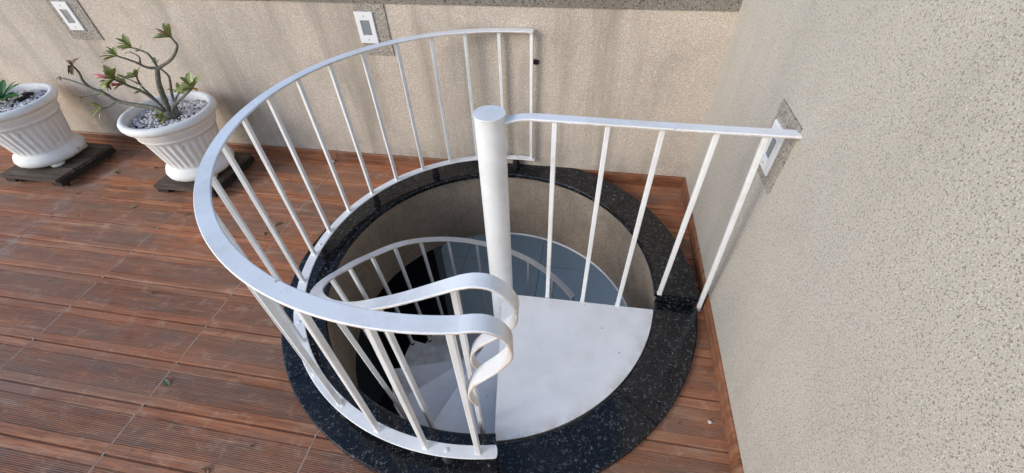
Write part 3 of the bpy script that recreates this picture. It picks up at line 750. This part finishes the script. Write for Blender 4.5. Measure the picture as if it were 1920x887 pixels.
BR = {'trunk': [(-3.262, -0.33, 0.485), (-3.25, -0.33, 0.546), (-3.206, -0.33, 0.696), (-3.143, -0.33, 0.8)],
'b1': [(-3.143, -0.33, 0.795), (-3.07, -0.32, 0.826), (-3.011, -0.313, 0.86), (-2.963, -0.297, 0.912), (-2.972, -0.288, 0.935), (-2.989, -0.28, 0.955)],
'b2': [(-3.143, -0.33, 0.797), (-3.185, -0.353, 0.808), (-3.218, -0.377, 0.849), (-3.273, -0.4, 0.886)],
'b3': [(-3.14, -0.33, 0.8), (-3.164, -0.315, 0.864), (-3.21, -0.306, 0.885), (-3.267, -0.3, 0.896)],
'b3b': [(-3.2, -0.366, 0.835), (-3.176, -0.367, 0.875), (-3.225, -0.36, 0.897)],
'b4': [(-3.135, -0.33, 0.802), (-3.11, -0.325, 0.76), (-3.128, -0.315, 0.719), (-3.19, -0.305, 0.62), (-3.235, -0.3, 0.49)],
'c1': [(-3.273, -0.345, 0.49), (-3.273, -0.35, 0.577), (-3.303, -0.373, 0.664), (-3.349, -0.397, 0.713), (-3.389, -0.42, 0.764)],
'c2': [(-3.27, -0.345, 0.49), (-3.275, -0.35, 0.592), (-3.328, -0.34, 0.681), (-3.333, -0.33, 0.736)],
'c2b': [(-3.33, -0.34, 0.69), (-3.40, -0.32, 0.708), (-3.454, -0.31, 0.712)],
'd1': [(-3.27, -0.35, 0.49), (-3.293, -0.36, 0.548), (-3.471, -0.366, 0.574), (-3.544, -0.371, 0.594), (-3.592, -0.377, 0.643), (-3.65, -0.383, 0.677), (-3.661, -0.389, 0.72), (-3.636, -0.394, 0.776), (-3.634, -0.4, 0.813)],
'd2': [(-3.652, -0.383, 0.678), (-3.775, -0.37, 0.71), (-3.858, -0.36, 0.718)],
'd3': [(-3.59, -0.378, 0.643), (-3.648, -0.402, 0.639), (-3.696, -0.42, 0.635)],
'd4': [(-3.541, -0.371, 0.593), (-3.602, -0.402, 0.563), (-3.61, -0.43, 0.57)],
'e1': [(-3.225, -0.335, 0.49), (-3.197, -0.34, 0.555), (-3.057, -0.35, 0.639), (-2.949, -0.36, 0.703)],
'e2': [(-3.21, -0.33, 0.49), (-3.186, -0.33, 0.572), (-3.129, -0.3, 0.638)]}
RAD = {'trunk': (0.030, 0.013), 'b1': (0.011, 0.006), 'b2': (0.010, 0.0055), 'b3': (0.008, 0.005), 'b3b': (0.006, 0.004), 'b4': (0.006, 0.010), 'c1': (0.013, 0.006), 'c2': (0.011, 0.005), 'c2b': (0.006, 0.004),
       'd1': (0.017, 0.006), 'd2': (0.007, 0.005), 'd3': (0.005, 0.003), 'd4': (0.005, 0.004), 'e1': (0.013, 0.007), 'e2': (0.010, 0.006)}
rose = empty('desert_rose', (P2[0] + 0.04, P2[1], POTZ + 0.41), 'leggy desert rose with bare grey branches, few leaf tufts and red buds', 'plant')
mb = MB()
for k, pts in BR.items():
    sp = spline(pts, 5); n = len(sp); a, b_ = RAD[k]
    rr = [(a + (b_ - a) * (i / (n - 1)) ** (0.6 if k == 'trunk' else 1)) * 0.8 * random.uniform(.88, 1.14) for i in range(n)]
    mb.tube(sp, rr, 9)
mb.lathe([(0.05, 0.0), (0.047, 0.02), (0.035, 0.045), (0.0001, 0.06)], (-3.255, -0.336, 0.478), 16)
mb.build('stem', M_bark, rose, True, angle=80)
rosette(rose, (-2.988, -0.28, 0.957), (-0.35, -0.3, 0.9), 9, ME_leaf, 0.85)
rosette(rose, (-3.277, -0.40, 0.888), (-0.8, -0.3, 0.6), 8, ME_leaf, 0.75)
rosette(rose, (-3.270, -0.30, 0.898), (-0.7, -0.2, 0.7), 8, ME_leaf, 0.75)
rosette(rose, (-3.385, -0.42, 0.762), (-0.45, -0.5, 0.8), 18, ME_leaf, 1.05, 1.05)
rosette(rose, (-3.355, -0.40, 0.728), (-0.4, -0.5, 0.6), 6, ME_leaf, 1.1, 0.9)
rosette(rose, (-3.331, -0.33, 0.738), (-0.2, -0.4, 0.9), 8, ME_leaf, 1.0, 0.95)
rosette(rose, (-3.454, -0.31, 0.712), (-0.8, -0.2, 0.5), 3, ME_leaf, 0.7, 0.7)
rosette(rose, (-2.952, -0.36, 0.705), (-0.2, -0.35, 0.9), 12, ME_leaf, 1.0, 1.1)
rosette(rose, (-3.128, -0.30, 0.640), (0.3, -0.3, 0.8), 4, ME_leaf, 0.8, 0.9)
rosette(rose, (-3.610, -0.43, 0.570), (-0.4, -0.6, 0.3), 8, ME_leaf, 0.9, 0.95)
rosette(rose, (-3.585, -0.377, 0.648), (-0.3, -0.4, 0.8), 4, ME_leaf, 0.9, 0.7)
rosette(rose, (-3.24, -0.40, 0.510), (-0.2, -0.8, 0.6), 9, ME_leaf, 0.9, 0.7)
rosette(rose, (-3.30, -0.38, 0.672), (-0.3, -0.5, 0.7), 5, ME_leaf, 0.9, 0.6)
rosette(rose, (-3.42, -0.43, 0.742), (-0.8, -0.5, 0.1), 5, ME_dry, 0.9, 0.9, 'dry_leaf')
rosette(rose, (-3.21, -0.31, 0.887), (-0.3, -0.3, 0.9), 3, ME_leaf, 0.8, 0.45)
rosette(rose, (-3.128, -0.33, 0.828), (-0.2, -0.2, 0.9), 3, ME_leaf, 0.8, 0.45)
rosette(rose, (-3.225, -0.36, 0.898), (-0.8, -0.2, 0.3), 2, ME_leaf, 0.5, 0.5)
rosette(rose, (-3.640, -0.40, 0.818), (-0.1, -0.4, 0.5), 8, ME_dry, 1.4, 1.05, 'dry_leaf')
rosette(rose, (-3.858, -0.36, 0.718), (-0.9, -0.1, 0.2), 3, ME_dry, 0.8, 0.55, 'dry_leaf')
rosette(rose, (-3.696, -0.42, 0.635), (-0.9, -0.3, 0.1), 2, ME_dry, 0.4, 0.8, 'dry_leaf')
put('leaf', ME_yel, rose, (-2.945, -0.365, 0.702), (0.9, -0.35, 0.15), 0, 0.7)
def bud(p, d, L, mat):
    p = Vector(p); d = Vector(d).normalized(); pr = [0.002, 0.004, 0.006, 0.0085, 0.008, 0.004, 0.0008]
    MB().tube([p + d * L * i / 6 for i in range(7)], pr, 8).build('flower_bud', mat, rose, True)
bud((-3.392, -0.425, 0.772), (-0.85, -0.2, 0.22), 0.088, M_red)
bud((-3.362, -0.405, 0.722), (-0.9, -0.35, 0.10), 0.080, M_red)
bud((-2.99, -0.283, 0.96), (-0.75, -0.1, 0.6), 0.075, M_dry)
ros = empty('green_rosette', (P1[0] - 0.07, P1[1] + 0.05, POTZ + 0.39), 'small dark green rosette plant growing in the pebbles', 'plant')
rc = Vector((P1[0] - 0.055, P1[1] + 0.04, POTZ + 0.445))
MB().tube([rc - Vector((0, 0, 0.06)), rc], [0.012, 0.008], 8).build('stem', M_bark, ros, True)
rosette(ros, rc, (0.1, -0.2, 1), 16, ME_dleaf, 1.15, 1.35)
def shard(p, s, rz, label):
    m = MB(); q = Matrix.Rotation(rz, 3, 'Z'); random.seed(int(s * 1e4))
    m.add([Vector(p) + q @ Vector((v.x * s * 1.9 * random.uniform(.7, 1.2), v.y * s * random.uniform(.6, 1.2), v.z * s * 0.5)) for v in IV], IF)
    tag(m.build('bark_chip', M_tar, origin=p), label, 'bark chip', 'dark chips lying in the pebbles')
shard((P1[0] + 0.0, P1[1] + 0.14, POTZ + 0.418), 0.026, 0.3, 'larger dark chip of bark on the white pebbles beside the rosette')
shard((P1[0] + 0.03, P1[1] + 0.075, POTZ + 0.418), 0.023, 1.2, 'smaller dark chip of bark on the white pebbles beside the rosette')

# ---------------------------------------------------------------- litter on the deck
random.seed(11)
M_fgl = leafmat('fading_green_leaf', (0.10, 0.15, 0.045), (0.17, 0.20, 0.075))
ME_fg = mesh_of('fallen_leaf', leaf_mesh('f', 0.055, 0.020, 0.35, 0.15, False), M_fgl)
ME_fd = mesh_of('fallen_leaf', leaf_mesh('f', 0.042, 0.020, 0.8, 0.45, False), M_dry)
def litter(x, y, me, s, label, cat, group=None, z=0.011):
    o = bpy.data.objects.new('fallen_leaf', me); col.objects.link(o)
    o.location = (x, y, z * s + 0.0015); o.rotation_euler = (random.uniform(-.3, .3), random.uniform(-.2, .35), random.random() * 6.28); o.scale = (s, s, s)
    tag(o, label, cat, group)
litter(-2.432, -1.749, ME_fg, 0.9, 'green fallen leaf lying across a pale grout joint', 'leaf')
litter(-3.555, -0.692, ME_fg, 0.75, 'green fallen leaf on the deck in front of the desert rose pot', 'leaf')
for x, y, s, lab in ((-2.498, -0.706, 1.0, 'curled brown leaf between the balusters, behind its twin near the curb'), (-2.509, -0.832, 1.0, 'curled brown leaf between the balusters, in front of its twin near the curb'),
                     (-4.045, -0.344, 1.0, 'larger brown leaf of a pair lying between the two pot stands'), (-4.02, -0.37, .8, 'smaller brown leaf of a pair lying between the two pot stands'),
                     (-3.77, -0.294, .8, 'brown leaf nearer the parapet in a pair beside the desert rose stand'), (-3.72, -0.27, .7, 'small brown leaf closest to the stand of the desert rose'),
                     (-2.004, -2.051, .8, 'larger of two brown leaves lying together far out on the deck'), (-1.985, -2.045, .6, 'smaller of two brown leaves lying together far out on the deck'),
                     (-4.089, -0.622, .6, 'tiny brown leaf on the whitish bloomed joint of the deck'), (-0.18, -1.586, .3, 'tiny brown leaf between the low curb and the cream wall'),
                     (-2.687, -0.262, .5, 'tiny brown leaf on the deck in front of the parapet skirting'), (-3.112, -0.098, .5, 'tiny brown leaf behind the desert rose stand against the parapet')):
    litter(x, y, ME_fd, s, lab, 'leaf')
for x, y, s in ((-3.852, -0.83, .55), (-2.867, -1.328, .6), (-1.871, -1.94, .55), (-3.146, -0.72, .7), (-2.521, -1.917, .3), (-2.98, -0.62, .6)):
    litter(x, y, ME_fd, s, 'small curled dry leaf lying alone on the open deck', 'leaf', 'dry leaves scattered on the open deck')
M_chip = simple('plaster_chip', (0.62, 0.60, 0.56), 0.8, 0.1)
def chip(x, y, s, label):
    random.seed(int(abs(x) * 1000)); m = MB(); p = Vector((x, y, 0.0045 * s))
    m.add([p + Vector((v.x * 0.012 * s * random.uniform(.6, 1.3), v.y * 0.008 * s * random.uniform(.6, 1.3), v.z * 0.0045 * s)) for v in IV], IF)
    tag(m.build('plaster_chip', M_chip, origin=(x, y, 0)), label, 'chip')
chip(-0.062, -1.556, 1.0, 'white chip of plaster beside the cream wall skirting')
chip(-2.482, -0.03, 1.7, 'white chip of plaster against the parapet skirting')
